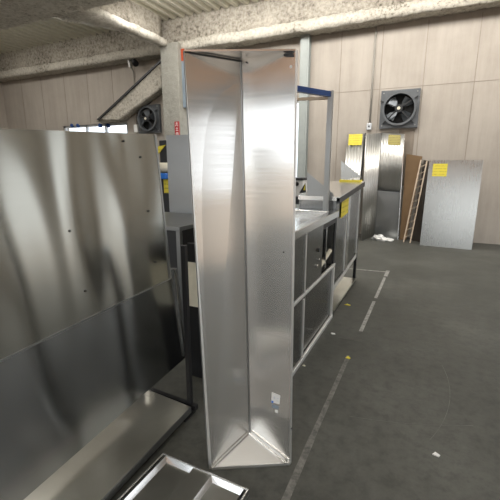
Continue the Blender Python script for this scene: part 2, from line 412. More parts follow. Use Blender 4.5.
# ------------------------------------------------------------------ things fixed to the back wall
def fan(label, cx, cz, s, spin, group):
    Yf = WY
    t = thing('exhaust_fan', label, 'fan', (cx, Yf, cz - s / 2), group)
    # square plate with a round hole
    b = MB(); n = 48; r = s * .43; h = s / 2
    sq = []
    for i in range(n):
        a = 2 * math.pi * i / n; c_, s_ = math.cos(a), math.sin(a); q = h / max(abs(c_), abs(s_)); sq.append((cx + c_ * q, cz + s_ * q))
    ci = [(cx + r * math.cos(2 * math.pi * i / n), cz + r * math.sin(2 * math.pi * i / n)) for i in range(n)]
    for i in range(n):
        j = (i + 1) % n
        b.prism([(sq[i][0], Yf - .07, sq[i][1]), (sq[j][0], Yf - .07, sq[j][1]), (ci[j][0], Yf - .07, ci[j][1]), (ci[i][0], Yf - .07, ci[i][1])], (0, .03, 0))
    b.box((cx - h, Yf - .04, cz - h), (cx + h, Yf - .03, cz - h + .02)).box((cx - h, Yf - .04, cz + h - .02), (cx + h, Yf, cz + h)).box((cx - h, Yf - .04, cz - h), (cx - h + .02, Yf, cz + h)).box((cx + h - .02, Yf - .04, cz - h), (cx + h, Yf, cz + h))
    b.build('mounting_plate', M['fan'], t)
    MB().ring((cx, Yf - .14, cz), (0, 1, 0), r * .90, r * 1.03, .10).build('ring', M['fan'], t)
    MB().box((cx - h + .03, Yf - .012, cz - h + .03), (cx + h - .03, Yf - .003, cz + h - .03)).build('shutter', M['hollow'], t)
    MB().tube((cx, Yf - .17, cz), (cx, Yf - .03, cz), s * .10, 20).build('motor', M['dark'], t)
    MB().tube((cx, Yf - .185, cz), (cx, Yf - .165, cz), s * .042, 20).build('hub_cap', M['cream'], t)
    for i in range(4):
        a0 = spin + i * math.pi / 2
        bl = MB(); A = []
        for (rr, da, dy) in ((.10, -.35, -.05), (.22, -.42, -.045), (.36, -.38, -.04), (.375, .0, -.07), (.34, .42, -.105), (.20, .45, -.10), (.10, .4, -.09)):
            A.append((cx + s * rr * math.cos(a0 + da), Yf + dy - .0, cz + s * rr * math.sin(a0 + da)))
        bl.prism(A, (0, .006, 0)); bl.build('blade', M['fan_blade'], t)
    for a in (.6, 2.7, 3.9, 5.5):
        MB().bar((cx + s * .09 * math.cos(a), Yf - .15, cz + s * .09 * math.sin(a)), (cx + s * .60 * math.cos(a) * .92, Yf - .085, cz + s * .60 * math.sin(a) * .92), .018).build('strut', M['dark'], t)
    for sx in (-1, 1):
        for sz in (-1, 1):
            MB().tube((cx + sx * h * .86, Yf - .082, cz + sz * h * .86), (cx + sx * h * .86, Yf - .068, cz + sz * h * .86), .012, 8).build('bolt', M['dull'], t)
    return t
fan('grey square exhaust fan with cream hub on the wall above the ribbed corner panel', -.622, 2.15, .60, .75, 'wall exhaust fans')
fan('dark exhaust fan tucked under the diagonal brace, left of the concrete column', -5.88, 2.25, .60, .2, 'wall exhaust fans')
warm = MB().box((-.60, WY - .02, .9), (-.36, WY - .006, 1.83)); tag(warm.build('cover_strip', M['warm']), 'brown wall sheet strip directly below the right-hand exhaust fan', 'panel')

t = thing('wall_conduit', 'thin grey conduit with a small switch box, left of the cream-hubbed fan', 'conduit', (-1.085, WY, 1.85))
MB().tube((-1.085, WY - .025, 1.93), (-1.085, WY - .025, 3.45), .013, 10).build('pipe', M['conduit'], t)
MB().box((-1.13, WY - .06, 1.84), (-1.05, WY - .002, 1.95)).build('switch_box', M['frame'], t, bevel=.006)
MB().tube((-1.09, WY - .068, 1.895), (-1.09, WY - .055, 1.895), .014, 10).build('knob', M['black'], t)
t = thing('wall_conduit', 'thin grey conduit down to a white box, left of the dark fan', 'conduit', (-6.27, WY, 2.0))
MB().path([(-6.27, WY - .025, 2.15), (-6.27, WY - .025, 3.28), (-6.36, WY - .03, 3.42)], .012, 8).build('pipe', M['conduit'], t)
MB().box((-6.33, WY - .07, 1.98), (-6.22, WY - .002, 2.15)).build('junction_box', M['white'], t, bevel=.006)
t = thing('wall_spotlight', 'small black spotlight on a white bracket up by the left girder', 'lamp', (-6.2, WY, 3.4))
c = at(129, 63, 6.86); MB().bar(c + Vector((0, 0, .07)), c - Vector((-.03, 0, .09)), .045).build('bracket', M['white'], t)
c = at(135.5, 62, 6.82); MB().tube(c + Vector((-.06, -.0, .04)), c + Vector((.05, -.05, -.05)), .05, 18, .065).build('lamp_head', M['black'], t)
MB().tube(c + Vector((-.05, .02, .04)), at(130, 60, 6.88), .014, 8).build('arm', M['black'], t)
MB().bar(at(130, 60, 6.88), (at(130, 60, 6.88).x, WY, at(130, 60, 6.88).z), .03).build('wall_mount', M['white'], t)
# red plate on the column
c = at(177.2, 129, 6.615)
t = thing('fire_sign', 'small red vertical sign with white characters on the concrete column', 'sign', (c.x, 6.618, c.z - .12))
MB().box((c.x - .055, 6.607, c.z - .145), (c.x + .055, 6.619, c.z + .145)).build('plate', M['red'], t)
g = MB()
for (a0, b0, a1, b1) in ((-.03, .11, .03, .118), (-.004, .07, .004, .13), (-.03, .055, -.02, .085), (.02, .055, .03, .085), (-.03, .01, .03, .018), (-.004, -.03, .004, .03), (-.032, -.035, .032, -.027), (-.03, -.08, .03, -.072), (-.03, -.12, -.022, -.075), (.022, -.12, .03, -.075), (-.03, -.125, .03, -.117), (-.004, -.12, .004, -.06)):
    g.box((c.x + a0, 6.603, c.z + b0), (c.x + a1, 6.6075, c.z + b1))
g.build('characters', M['white'], t)
t = thing('wall_pipe', 'grey-blue upright pipe with an orange-red top, squeezed between column and trough', 'pipe', (-4.66, 6.9, 2.45))
px0, px1 = at(180.6, 90, 6.74).x, at(185.5, 90, 6.74).x
MB().box((px0, 6.74, 2.40), (px1, 6.86, 3.27)).build('duct', M['greyblue'], t)
MB().box((px0 - .005, 6.735, 3.27), (px1 + .005, 6.865, 3.49)).build('end_cap', M['orange'], t)
MB().box((px0 + .03, 6.86, 2.6), (px1 - .02, WY, 2.64)).build('clip', M['frame'], t)

# ------------------------------------------------------------------ sheets leaning by the back wall
def note(parent, m, p, u, v, wd, ht, nrm):                   # hand-written paper note: sheet + scribbled lines
    p = Vector(p); u = Vector(u).normalized(); v = Vector(v).normalized(); nrm = Vector(nrm).normalized()
    q = MB().prism([p, p + u * wd, p + u * wd + v * ht, p + v * ht], nrm * .0015).build('paper_note', m, parent)
    return q
def rib_sheet(b, p0, p1, top0, top1, nrm, amp, pitch, th=.002):
    p0, p1, top0, top1 = map(Vector, (p0, p1, top0, top1)); nrm = Vector(nrm).normalized()
    n = int((p1 - p0).length / pitch * 8); L = []
    for i in range(n + 1):
        f = i / n; o = nrm * amp * math.sin(2 * math.pi * f * (p1 - p0).length / pitch)
        L.append([b.bm.verts.new(q) for q in (p0.lerp(p1, f) + o, top0.lerp(top1, f) + o, top0.lerp(top1, f) + o - nrm * th, p0.lerp(p1, f) + o - nrm * th)])
    for A, B in zip(L, L[1:]):
        for k_ in range(4):
            fc = b.bm.faces.new((A[k_], B[k_], B[(k_ + 1) % 4], A[(k_ + 1) % 4])); fc.smooth = k_ in (0, 2)
    b.bm.faces.new(L[0]); b.bm.faces.new(L[-1][::-1])
# narrow ribbed sheet behind the far counter
p0, p1 = Vector((-1.42, 6.62, 0)), Vector((-1.135, 6.56, 0)); q0, q1 = Vector((-1.45, 6.98, 1.78)), Vector((-1.15, 6.96, 1.78))
t = thing('ribbed_sheet', 'narrow ribbed steel sheet with a bright yellow note, leaning behind the far counter', 'panel', (p0 + p1) / 2)
nrm = (p1 - p0).cross(q0 - p0); nrm = nrm if nrm.y < 0 else -nrm
b = MB(); rib_sheet(b, p0, p1, q0, q1, nrm, .006, .052); b.build('sheet', M['ribbed'], t)
MB().bar(p1 + Vector((.012, 0, 0)), q1 + Vector((.012, 0, .0)), .02, .03).build('edge_trim', M['black'], t)
u = (q1 - q0).normalized(); v = (q0 - p0).normalized()
note(t, M['yellow'], q1 - u * .265 - v * .20 + nrm.normalized() * .010, u, v, .235, .19, nrm)
# corner panel: two leaves
A0, C0, B0 = atz(361, 241), Vector((-.86, 6.93, 0)), atz(397.5, 239.5)
A1, C1, B1 = Vector((A0.x - .03, A0.y + .10, 1.76)), Vector((-.86, 7.0, 1.77)), Vector((-.475, 6.90, 1.755))
A1 = at(366, 134, 6.62); C1 = at(381.5, 133, 7.01); B1 = at(404.5, 134, 6.93)
t = thing('folded_panel', 'tall two-leaf steel corner panel with a khaki note, ribbed left leaf, under the fan', 'panel', C0)
n1 = (C0 - A0).cross(Vector((0, 0, 1)))
b = MB(); rib_sheet(b, A0, C0, A1, C1, n1, .013, .085); b.build('ribbed_leaf', M['ribbed'], t)
n2 = Vector((-(B0 - C0).y, (B0 - C0).x, 0)); n2 = n2 if n2.y < 0 else -n2
f_ = .46
Cm, Bm = C0.lerp(C1, f_), B0.lerp(B1, f_)
b = MB(); b.prism([C0, B0, Bm, Cm], n2.normalized() * -.002); b.build('lower_leaf', M['leaf'], t)
b = MB(); rib_sheet(b, Cm, Bm, C1, B1, n2, .0025, .05); b.build('upper_leaf', M['ribbed'], t)
MB().bar(Cm + n2.normalized() * .004, Bm + n2.normalized() * .004, .006, .012).build('dark_strip', M['dark'], t)  # thin dark line across the leaf
MB().bar(B0 + Vector((.004, 0, 0)), B1 + Vector((.004, 0, 0)), .012, .02).build('edge_trim', M['bright'], t)
u = (B1 - C1).normalized(); v = (C1 - C0).normalized()
note(t, M['khaki'], C1.lerp(B1, .33) - v * .185 + n2.normalized() * .006, u, v, .20, .165, n2)
# brown board, ladder-like strip, thin dark sheet, right panel
p = [atz(399.5, 239.5), atz(406, 240), at(422.5, 156.5, 7.0), at(406.5, 154, 6.99)]
bd = MB().prism(p, (0, .02, 0)); tag(bd.build('brown_board', M['wood']), 'brown board leaning on the wall right of the two-leaf corner panel', 'board')
p = [atz(410, 240), atz(421, 242.5), at(433, 162, 7.01), at(424, 160, 7.01)]
bd = MB().prism(p, (0, .015, 0)); tag(bd.build('dark_sheet', M['dark_brown']), 'dark sheet behind the pale ladder strip near the right wall panel', 'board')
a0, a1, b0, b1 = atz(403.5, 242), at(421, 160, 6.93), atz(410, 243), at(427, 161, 6.93)
t = thing('ladder_strip', 'pale narrow ladder-like timber strip leaning over the brown board', 'rack', (a0 + b0) / 2)
MB().bar(a0, a1, .020, .02).build('rail', M['stick'], t); MB().bar(b0, b1, .020, .02).build('rail', M['stick'], t)
for i in range(11):
    f = .06 + i * .085
    MB().bar(a0.lerp(a1, f), b0.lerp(b1, min(1, f + .05)), .010, .01).build('rung', M['stick'], t)
p0, p1 = Vector((-.098, 6.46, 0)), Vector((.62, 6.42, 0)); q0, q1 = Vector((-.085, 6.56, 1.315)), Vector((.63, 6.52, 1.315))
t = thing('flat_sheet', 'flat grey steel sheet with a yellow note at its corner, right of the ladder strip', 'panel', (p0 + p1) / 2)
nrm = (p1 - p0).cross(q0 - p0); nrm = nrm if nrm.y < 0 else -nrm
MB().prism([p0, p1, q1, q0], nrm.normalized() * .018).build('sheet', M['cab'], t)
for xx in (.05, .5): MB().bar((xx, 6.57, 1.0), (xx, WY - .012, .95), .03).build('back_brace', M['dark'], t)
u = (q1 - q0).normalized(); v = (q0 - p0).normalized()
note(t, M['yellow'], q0 + u * .06 - v * .24 + nrm.normalized() * .0185, u, v, .20, .19, nrm)
# crumpled white bag on the floor
bg_ = MB()
bmesh.ops.create_icosphere(bg_.bm, subdivisions=4, radius=1.0)
for v_ in bg_.bm.verts:
    nz = noise.noise(v_.co * 2.3) * .35 + noise.noise(v_.co * 6) * .15
    c_ = v_.co * (1 + nz)
    v_.co = Vector((c_.x * .17, c_.y * .11, max(0, c_.z * .055 + .03)))
    v_.co.rotate(Matrix.Rotation(R(-20), 3, 'Z')); v_.co += Vector((-.685, 6.62, .001))
    if v_.co.x > -.68: v_.co.z *= .55
for f in bg_.bm.faces: f.smooth = True
tag(bg_.build('plastic_bag', M['white']), 'crumpled white plastic bag on the floor below the corner panel', 'bag')

# ------------------------------------------------------------------ far counter (leans slightly, rising away from the viewer)
Y0, Y1 = 2.985, 4.10
def zf(z, y): return z + .074 * (y - Y0) / (Y1 - Y0)
xf, xb_ = -.675, -.985
t = thing('steel_counter', 'far steel counter with slanted end guards and a yellow note, before the ribbed sheets', 'counter', (-.83, 3.54, 0))
def skew(b):
    for v_ in b.bm.verts: v_.co.z = zf(v_.co.z, v_.co.y)
    return b
skew(MB().box((xb_, Y0 - .03, .975), (xf + .03, Y1 + .01, 1.008))).build('worktop', M['bright'], t)
skew(MB().box((xf + .005, Y0 - .03, .955), (xf + .032, Y1 + .01, 1.0))).build('front_lip', M['dark'], t)
skew(MB().box((xb_, Y0, .24), (xb_ + .004, Y1, .974))).build('back_panel', M['cab'], t)
skew(MB().box((xb_ + .005, Y0, .24), (xf, Y0 + .006, .974))).build('side_panel', M['front'], t)
skew(MB().box((xb_ + .005, Y1 - .006, .24), (xf, Y1, .974))).build('side_panel', M['cab'], t)
skew(MB().box((xb_ + .005, Y0 + .006, .24), (xf - .002, Y1 - .006, .26))).build('bottom_panel', M['cab'], t)
skew(MB().box((xf - .03, Y0 + .02, .2), (xf, Y1 - .01, .24))).build('bottom_rail', M['satin'], t)
for (ya, yb2) in ((Y0 + .03, 3.45), (3.56, 4.06)):
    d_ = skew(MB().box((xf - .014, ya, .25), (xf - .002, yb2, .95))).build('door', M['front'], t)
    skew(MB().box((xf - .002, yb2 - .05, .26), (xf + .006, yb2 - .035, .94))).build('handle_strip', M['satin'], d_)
skew(MB().box((xf - .014, 3.455, .25), (xf + .004, 3.555, .95))).build('stile', M['bright'], t)
for (lx, ly) in ((xf - .0, Y1 - .02), (xf - .0, Y0 + .02), (xb_ + .03, Y0 + .02), (xb_ + .03, Y1 - .02)):
    MB().bar((lx - .012, ly, 0), (lx - .012, ly, zf(.24, ly)), .028).build('leg', M['black'], t)
MB().box((xb_ + .02, Y0 + .04, .02), (xf + .015, Y1 - .04, .035)).build('undershelf', M['shelf'], t)
# end guards: triangular plates
g1 = [at(307, 172, Y0), at(333, 193.5, Y0), at(334, 198, Y0), at(307, 198, Y0)]
MB().prism(g1, (0, .004, 0)).build('end_guard', M['dull'], t)
g2 = [at(341, 160.5, Y1), at(361.5, 177, Y1), at(341, 180, Y1)]
MB().prism(g2, (0, .004, 0)).build('end_guard', M['cab'], t)
skew(MB().box((-.90, Y1 - .055, 1.0085), (-.67, Y1 - .0, 1.022))).build('yellow_tape', M['yellow'], t)
a = atx(342.5, 199.5, xf + .008); bq = atx(350.3, 209.5, xf + .008)
nq = MB().prism([(xf + .0065, 3.14, zf(.80, 3.14)), (xf + .0065, 3.43, zf(.80, 3.43)), (xf + .0065, 3.43, zf(.95, 3.43)), (xf + .0065, 3.14, zf(.95, 3.14))], (.0015, 0, 0))
nq = nq.build('paper_note', M['yellow'], t)
# ------------------------------------------------------------------ near sink cabinet behind the trough
ca, cb_, ya, yb2, zt = -1.10, -.657, 1.86, 2.95, .90
t = thing('sink_cabinet', 'steel sink cabinet with sliding doors and a dark opening, right behind the trough', 'cabinet', (-.88, 2.4, 0))
b = MB()
b.box((ca, ya, .80), (ca + .05, yb2, zt)).box((cb_ - .045, ya, .85), (cb_ + .012, yb2 + .01, zt)).box((ca + .05, yb2 - .09, .85), (cb_ - .045, yb2 + .01, zt)).box((ca + .05, ya, .85), (cb_ - .045, ya + .06, zt))
b.build('top_rim', M['bright'], t, bevel=.004)
MB().box((ca + .05, ya + .06, .83), (cb_ - .045, yb2 - .09, .86)).build('sink_deck', M['bright'], t)
MB().box((ca, ya, .06), (ca + .01, yb2, .80)).build('back_panel', M['cab'], t)
MB().box((ca + .01, ya, .06), (cb_ - .02, ya + .01, .83)).build('side_panel', M['cab'], t)
MB().box((ca + .01, yb2 - .01, .06), (cb_ - .02, yb2, .85)).build('side_panel', M['cab'], t)
MB().box((ca + .01, ya + .01, .05), (cb_ - .02, yb2 - .01, .07)).build('bottom_panel', M['cab'], t)
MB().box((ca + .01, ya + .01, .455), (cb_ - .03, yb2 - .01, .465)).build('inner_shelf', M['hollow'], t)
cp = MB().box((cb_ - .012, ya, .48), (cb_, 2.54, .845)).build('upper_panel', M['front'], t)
for (yy, zz, rr_) in ((2.42, .69, .014), (2.40, .585, .010), (2.44, .62, .006)):
    MB().tube((cb_, yy, zz), (cb_ + .012, yy, zz), rr_, 12).build('button', M['dark'] if rr_ > .011 else M['bright'], cp)
MB().box((cb_ + .001, 2.130, .475), (cb_ + .007, 2.145, .86)).build('trim_strip', M['satin'], cp)
MB().box((cb_ - .012, 2.90, .48), (cb_, yb2, .845)).build('corner_post', M['dark'], t)
MB().box((cb_ - .012, 2.54, .81), (cb_, 2.90, .845)).build('opening_header', M['dark'], t)
MB().box((cb_ - .02, 2.66, .50), (cb_ - .006, 2.68, .81)).build('sliding_rod', M['bright'], t)
MB().tube((cb_ - .03, 2.56, .52), (cb_ - .015, 2.83, .60), .016, 12).build('drain_spout', M['cream'], t)
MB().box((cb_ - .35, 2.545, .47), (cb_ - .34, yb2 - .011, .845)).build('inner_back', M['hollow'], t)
MB().box((cb_ - .012, ya, .452), (cb_ + .006, yb2, .474)).build('middle_rail', M['satin'], t, bevel=.003)
MB().box((cb_ - .012, ya, .0), (cb_ + .006, yb2, .03)).build('bottom_rail', M['satin'], t, bevel=.003)
for (y0, y1, dx) in ((ya + .02, 2.17, .0), (2.14, 2.91, -.012)):
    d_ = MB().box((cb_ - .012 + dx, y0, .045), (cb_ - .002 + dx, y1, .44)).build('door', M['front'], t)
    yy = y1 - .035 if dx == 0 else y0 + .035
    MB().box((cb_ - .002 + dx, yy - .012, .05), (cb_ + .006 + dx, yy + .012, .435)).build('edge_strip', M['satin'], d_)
MB().box((cb_ - .012, 2.91, .03), (cb_ + .003, yb2, .445)).build('corner_strip', M['satin'], t)
# tube frame standing on it
zt0 = .9005; zr = 1.745
P = [(-.735, 2.885), (-1.018, 2.333), (-1.072, 2.80)]
t = thing('tube_frame', 'square steel tube frame with a blue wrapped rail, standing on the sink cabinet', 'frame', (-.9, 2.7, zt0))
for i, (px, py) in enumerate(P):
    MB().box((px - .018, py - .018, zt0), (px + .018, py + .018, zr + .03 - .006 * i)).build('post', M['dull'], t)
d_ = (Vector((*P[1], zr)) - Vector((*P[0], zr))).normalized()
MB().bar(Vector((*P[0], zr + .005)) + d_ * .02, Vector((*P[1], zr + .005)) - d_ * .02, .035, .036).build('blue_rail', M['blue'], t)
d_ = (Vector((*P[2], zr)) - Vector((*P[0], zr))).normalized()
MB().bar(Vector((*P[0], zr - .02)) + d_ * .02, Vector((*P[2], zr - .02)) - d_ * .02, .03, .018).build('rail', M['stick'], t)

# bench and appliance seen below the window, between trough and post
t = thing('bench', 'low dark bench under the window right of the trough', 'bench', (-2.0, 5.3, 0))
c = at(300, 196, 5.3)
MB().box((-2.75, 5.1, c.z - .10), (-1.55, 5.75, c.z)).build('top', M['dark'], t)
for lx in (-2.7, -1.62):
    for ly in (5.14, 5.7): MB().box((lx, ly - .03, 0), (lx + .06, ly + .03, c.z - .10)).build('leg', M['dark'], t)
t = thing('appliance', 'small white appliance with a black knob and warning triangle on the dark bench', 'appliance', (-2.0, 5.4, c.z + .001))
z0 = c.z + .001; a = at(293, 190, 5.3); bq = at(304.5, 190, 5.3)
MB().box((a.x - .05, 5.22, z0), (bq.x, 5.6, z0 + .23)).build('body', M['white'], t, bevel=.01)
MB().box((a.x - .06, 5.2, z0 + .23), (bq.x + .01, 5.62, z0 + .26)).build('lid', M['dark'], t)
c2 = at(296.5, 184, 5.2); MB().tube((c2.x, 5.19, c2.z), (c2.x, 5.225, c2.z), .03, 14).build('knob', M['black'], t)
c2 = at(302.5, 188, 5.2); MB().prism([(c2.x - .05, 5.212, c2.z - .07), (c2.x + .05, 5.212, c2.z - .07), (c2.x + .035, 5.212, c2.z + .07)], (0, .006, 0)).build('warning_triangle', M['dark'], t)
MB().prism([(c2.x + .01, 5.209, c2.z - .03), (c2.x + .04, 5.209, c2.z - .03), (c2.x + .034, 5.209, c2.z + .06)], (0, .004, 0)).build('yellow_mark', M['yellow'], t)

# ------------------------------------------------------------------ grey steel box unit left of the trough
t = thing('steel_unit', 'grey steel unit with a tall plain splashback, left behind the trough', 'cabinet', (-1.85, 2.3, 0))
cx = -1.479
MB().box((-2.35, 2.0, .82), (cx, 2.62, .85)).build('worktop', M['dull'], t, bevel=.003)
sb = [at(167.5, 135.5, 2.62), at(192, 135.0, 2.62), at(193, 214, 2.62), at(171, 209.5, 2.62)]
zb = .851
MB().prism([(sb[0].x, 2.60, zb), (sb[0].x, 2.60, sb[0].z), (cx, 2.60, sb[1].z), (cx, 2.60, zb)], (0, .02, 0)).build('splashback', M['dull'], t)
MB().box((-2.34, 2.02, .44), (cx - .01, 2.03, .82)).build('front_panel', M['dark'], t)
MB().box((cx - .03, 2.0, .03), (cx, 2.03, .82)).build('corner_post', M['dull'], t)
MB().box((cx - .02, 2.05, .44), (cx - .012, 2.60, .82)).build('side_panel', M['black'], t)
MB().box((-2.34, 2.60, .03), (cx, 2.615, .82)).build('back_panel', M['black'], t)
MB().box((-2.34, 2.02, .40), (cx - .03, 2.6, .44)).build('middle_shelf', M['dull'], t)
MB().box((-2.34, 2.02, .10), (cx - .0, 2.6, .12)).build('bottom_shelf', M['shelf'], t)
for (lx, ly) in ((-2.34, 2.0), (-2.34, 2.57), (cx - .03, 2.57)):
    MB().box((lx, ly, 0), (lx + .03, ly + .03, .82)).build('leg', M['dull'], t)
MB().box((cx - .03, 2.0, 0), (cx, 2.03, .03)).build('foot', M['black'], t)
# white board standing in the gap
p = [at(187.5, 262, 1.70), at(197, 262, 1.70), at(199, 330, 1.70), at(194.5, 330, 1.70)]
a = at(187.0, 243, 1.70); bq = at(200, 330, 1.70)
t = thing('white_board', 'cream white board with a dark upper end, upright in the gap left of the trough', 'board', (a.x + .05, 1.71, 0))
MB().box((a.x, 1.70, .45), (a.x + .12, 1.715, at(190, 262, 1.7).z)).build('board', M['cream'], t)
MB().box((a.x, 1.70, at(190, 262, 1.7).z), (a.x + .12, 1.715, a.z)).build('dark_end', M['black'], t)
MB().box((a.x + .0, 1.70, 0), (a.x + .12, 1.715, .45)).build('support', M['black'], t)
# machine far back with roll, bag and notes
t = thing('dark_machine', 'dark machine with yellow notes standing deep behind the leaning sheet', 'machine', (-2.42, 3.1, 0))
c0, c1 = at(157, 162, 3.0), at(172, 206, 3.0)
MB().box((-2.75, 3.0, 0), (-2.29, 3.5, 1.17)).build('body', M['dark'], t, bevel=.01)
MB().box((-2.62, 3.25, 1.1705), (-2.33, 3.5, 1.50)).build('upper_box', M['dark'], t, bevel=.01)
n0 = at(165, 193, 2.995)
nq = MB().box((n0.x - .01, 2.994, n0.z), (n0.x + .055, 2.999, n0.z + .145)).build('paper_note', M['yellow'], t)
n0 = at(158, 151, 3.24)
MB().prism([(n0.x - .02, 3.238, n0.z - .05), (n0.x + .1, 3.238, n0.z + .06), (n0.x + .02, 3.238, n0.z + .05), (n0.x - .02, 3.238, n0.z + .03)], (0, .01, 0)).build('yellow_flag', M['yellow'], t)
tr_ = MB().tube((-2.60, 3.1, 1.222), (-2.30, 3.1, 1.222), .05, 20); tag(tr_.build('paper_roll', M['cream']), 'cream roll lying on the dark machine behind the leaning sheet', 'roll')
bl = MB().box((-2.55, 2.94, 1.115), (-2.31, 2.993, 1.171)); tag(bl.build('blue_bundle', M['bluebag'], bevel=.012), 'bright blue bundle hung on the front of the dark machine', 'bundle')

# ------------------------------------------------------------------ big unit on the left
d = Vector((-.065, .998, 0)).normalized(); uu = Vector((-.0698, 0, .9976)); nrm = d.cross(uu).normalized()
nrm = nrm if nrm.x > 0 else -nrm
p1 = Vector((-1.182, .788, .12))
def pl(s, tt, o=0): return p1 + d * s + uu * tt + nrm * o
t = thing('steel_stand', 'low steel shelf on a black stand backed by big leaning sheets, front left', 'stand', (-1.15, 1.0, 0))
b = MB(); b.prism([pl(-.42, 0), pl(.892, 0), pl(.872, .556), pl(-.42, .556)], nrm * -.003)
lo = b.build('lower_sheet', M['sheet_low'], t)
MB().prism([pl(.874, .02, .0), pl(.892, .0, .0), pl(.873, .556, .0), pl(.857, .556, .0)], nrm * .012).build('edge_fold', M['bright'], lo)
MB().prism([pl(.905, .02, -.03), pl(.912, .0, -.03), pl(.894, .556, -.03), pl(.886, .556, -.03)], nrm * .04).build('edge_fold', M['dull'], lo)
# upper sheet: slightly bowed thin metal
b = MB(); nS, nT = 40, 16; G = []
for i in range(nS + 1):
    row = []
    f = i / nS
    for j in range(nT + 1):
        g_ = j / nT
        s0 = -.42 + f * (.822 + .42); tb = .515; tp = 1.225 + .062 * f
        bow = .012 * math.sin(math.pi * g_) * (.4 + .6 * math.sin(5.5 * f + 1.2 * g_)) + .006
        row.append(b.bm.verts.new(pl(s0, tb + (tp - tb) * g_, bow)))
    G.append(row)
for i in range(nS):
    for j in range(nT):
        fc = b.bm.faces.new((G[i][j], G[i + 1][j], G[i + 1][j + 1], G[i][j + 1])); fc.smooth = True
b.prism([pl(-.42, .515, .003), pl(.822, .515, .003), pl(.822, 1.287, .003), pl(-.42, 1.225, .003)], nrm * -.002)
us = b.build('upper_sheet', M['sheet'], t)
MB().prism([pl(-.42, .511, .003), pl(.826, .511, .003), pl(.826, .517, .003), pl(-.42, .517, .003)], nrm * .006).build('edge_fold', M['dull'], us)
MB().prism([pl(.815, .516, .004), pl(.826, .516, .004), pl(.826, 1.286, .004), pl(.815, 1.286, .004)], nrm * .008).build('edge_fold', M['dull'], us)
for (px, py) in ((141, 157), (149, 211), (70, 231), (86, 291), (156, 262), (124, 141)):
    dr = _ray(px, py); q = O + dr * ((pl(0, 0, .012) - O).dot(nrm) / dr.dot(nrm))
    MB().tube(q - nrm * .010, q - nrm * .0, .0045, 10).build('rivet_hole', M['black'], us)
# shelf
b = MB().prism([(-.966, .36, .05), (-.993, 1.372, .05), (-1.285, 1.395, .05), (-1.222, .36, .05)], (0, 0, .012)); b.build('shelf', M['shelf'], t)
MB().prism([(-.966, .36, .03), (-.993, 1.372, .03), (-.989, 1.372, .03), (-.962, .36, .03)], (0, 0, .033)).build('shelf_lip', M['dull'], t)
MB().bar((-.975, 1.40, .045), (-1.285, 1.415, .045), .024).build('end_rail', M['black'], t)
MB().box((-1.026, 1.390, 0), (-1.004, 1.412, .885)).build('leg', M['black'], t)
MB().box((-1.300, 1.400, 0), (-1.272, 1.428, .72)).build('leg', M['black'], t)
MB().box((-.985, .345, 0), (-.957, .373, .05)).build('leg', M['black'], t)
MB().box((-1.25, .345, 0), (-1.222, .373, .05)).build('leg', M['black'], t)
MB().bar((-1.006, 1.33, .006), (-1.006, 1.42, .006), .02, .011).build('foot', M['black'], t)
MB().box((-1.262, 1.345, .0625), (-1.232, 1.385, .12)).build('bracket', M['bright'], t)
MB().bar((-1.29, 1.41, .70), pl(.55, .56, -.02), .02).build('sheet_stay', M['black'], t)

# ------------------------------------------------------------------ tall corner trough (the main piece)
A0, B0, C0 = Vector((-.722, 1.130, .004)), Vector((-.437, 1.296, .004)), Vector((-.634, 1.318, .075))
CF = Vector((-.634, 1.318, .001))
zt = 1.617
A1, B1, C1 = atz(184.2, 50.5, zt), atz(295.5, 50, zt), atz(241, 60, zt)
t = thing('corner_trough', 'tall upright stainless corner trough with blue-white label, centre of the floor', 'trough', (A0 + B0 + C0) / 3 * 1)
ab = (B0 - A0).normalized()
outL = Vector((-(C0 - A0).y, (C0 - A0).x, 0)).normalized(); outL = outL if outL.x < 0 else -outL
outR = Vector(((B0 - C0).y, -(B0 - C0).x, 0)).normalized(); outR = outR if outR.y > 0 else -outR
def grid_sheet(p00, p10, p11, p01, n, thick, name, m):
    # flat bent sheet: two triangles each side keep it planar, thickness outward
    b = MB(); G = []; K, J = 6, 24
    for k in range(K + 1): G.append([b.bm.verts.new(p00.lerp(p10, k / K).lerp(p01.lerp(p11, k / K), j / J)) for j in range(J + 1)])
    for k in range(K):
        for j in range(J): b.bm.faces.new((G[k][j], G[k + 1][j], G[k + 1][j + 1], G[k][j + 1])).smooth = True
    e1 = n * .0012
    b.prism([p00 + e1, p10 + e1, p11 + e1, p01 + e1], n * thick)
    return b.build(name, m, t)
grid_sheet(A0, CF, C1, A1, outL, .002, 'left_panel', M['trough'])
rp = grid_sheet(CF, B0, B1, C1, outR, .002, 'right_panel', M['trough'])
MB().prism([A0, B0, C0], (0, 0, .002)).build('bottom_plate', M['plate'], t)
MB().prism([A1, B1, C1], (0, 0, .003)).build('top_plate', M['trough'], t)
side = -ab
MB().prism([A0, A1, A1 + side * .003 + Vector((0, .004, 0)), A0 + side * .014 + Vector((0, .004, 0))], -ab.cross(Vector((0, 0, 1))) * -.002).build('left_flange', M['satin'], t)
MB().prism([A0 + side * .014, A1 + side * .003, A1 + side * .004, A0 + side * .016], (0.0, .028, 0)).build('left_return', M['dull'], t)
MB().prism([B0, B1, B1 + ab * .004, B0 + ab * .004], (0, .012, 0)).build('right_flange', M['satin'], t)
MB().bar(A0 + Vector((0, 0, .004)), B0 + Vector((0, 0, .004)), .006, .012).build('bottom_lip', M['satin'], t)
MB().bar(A1, B1, .004, .006).build('top_lip', M['bright'], t)
MB().bar(C0 + Vector((0, -.003, .0)), C1 + Vector((0, -.003, 0)), .003, .003).build('corner_seam', M['dull'], t)
MB().bar(C0.lerp(B0, .03) + Vector((-.006, -.012, .008)), C0.lerp(B0, .97) + Vector((-.006, -.012, .008)), .008, .006).build('bottom_weld', M['bright'], t)
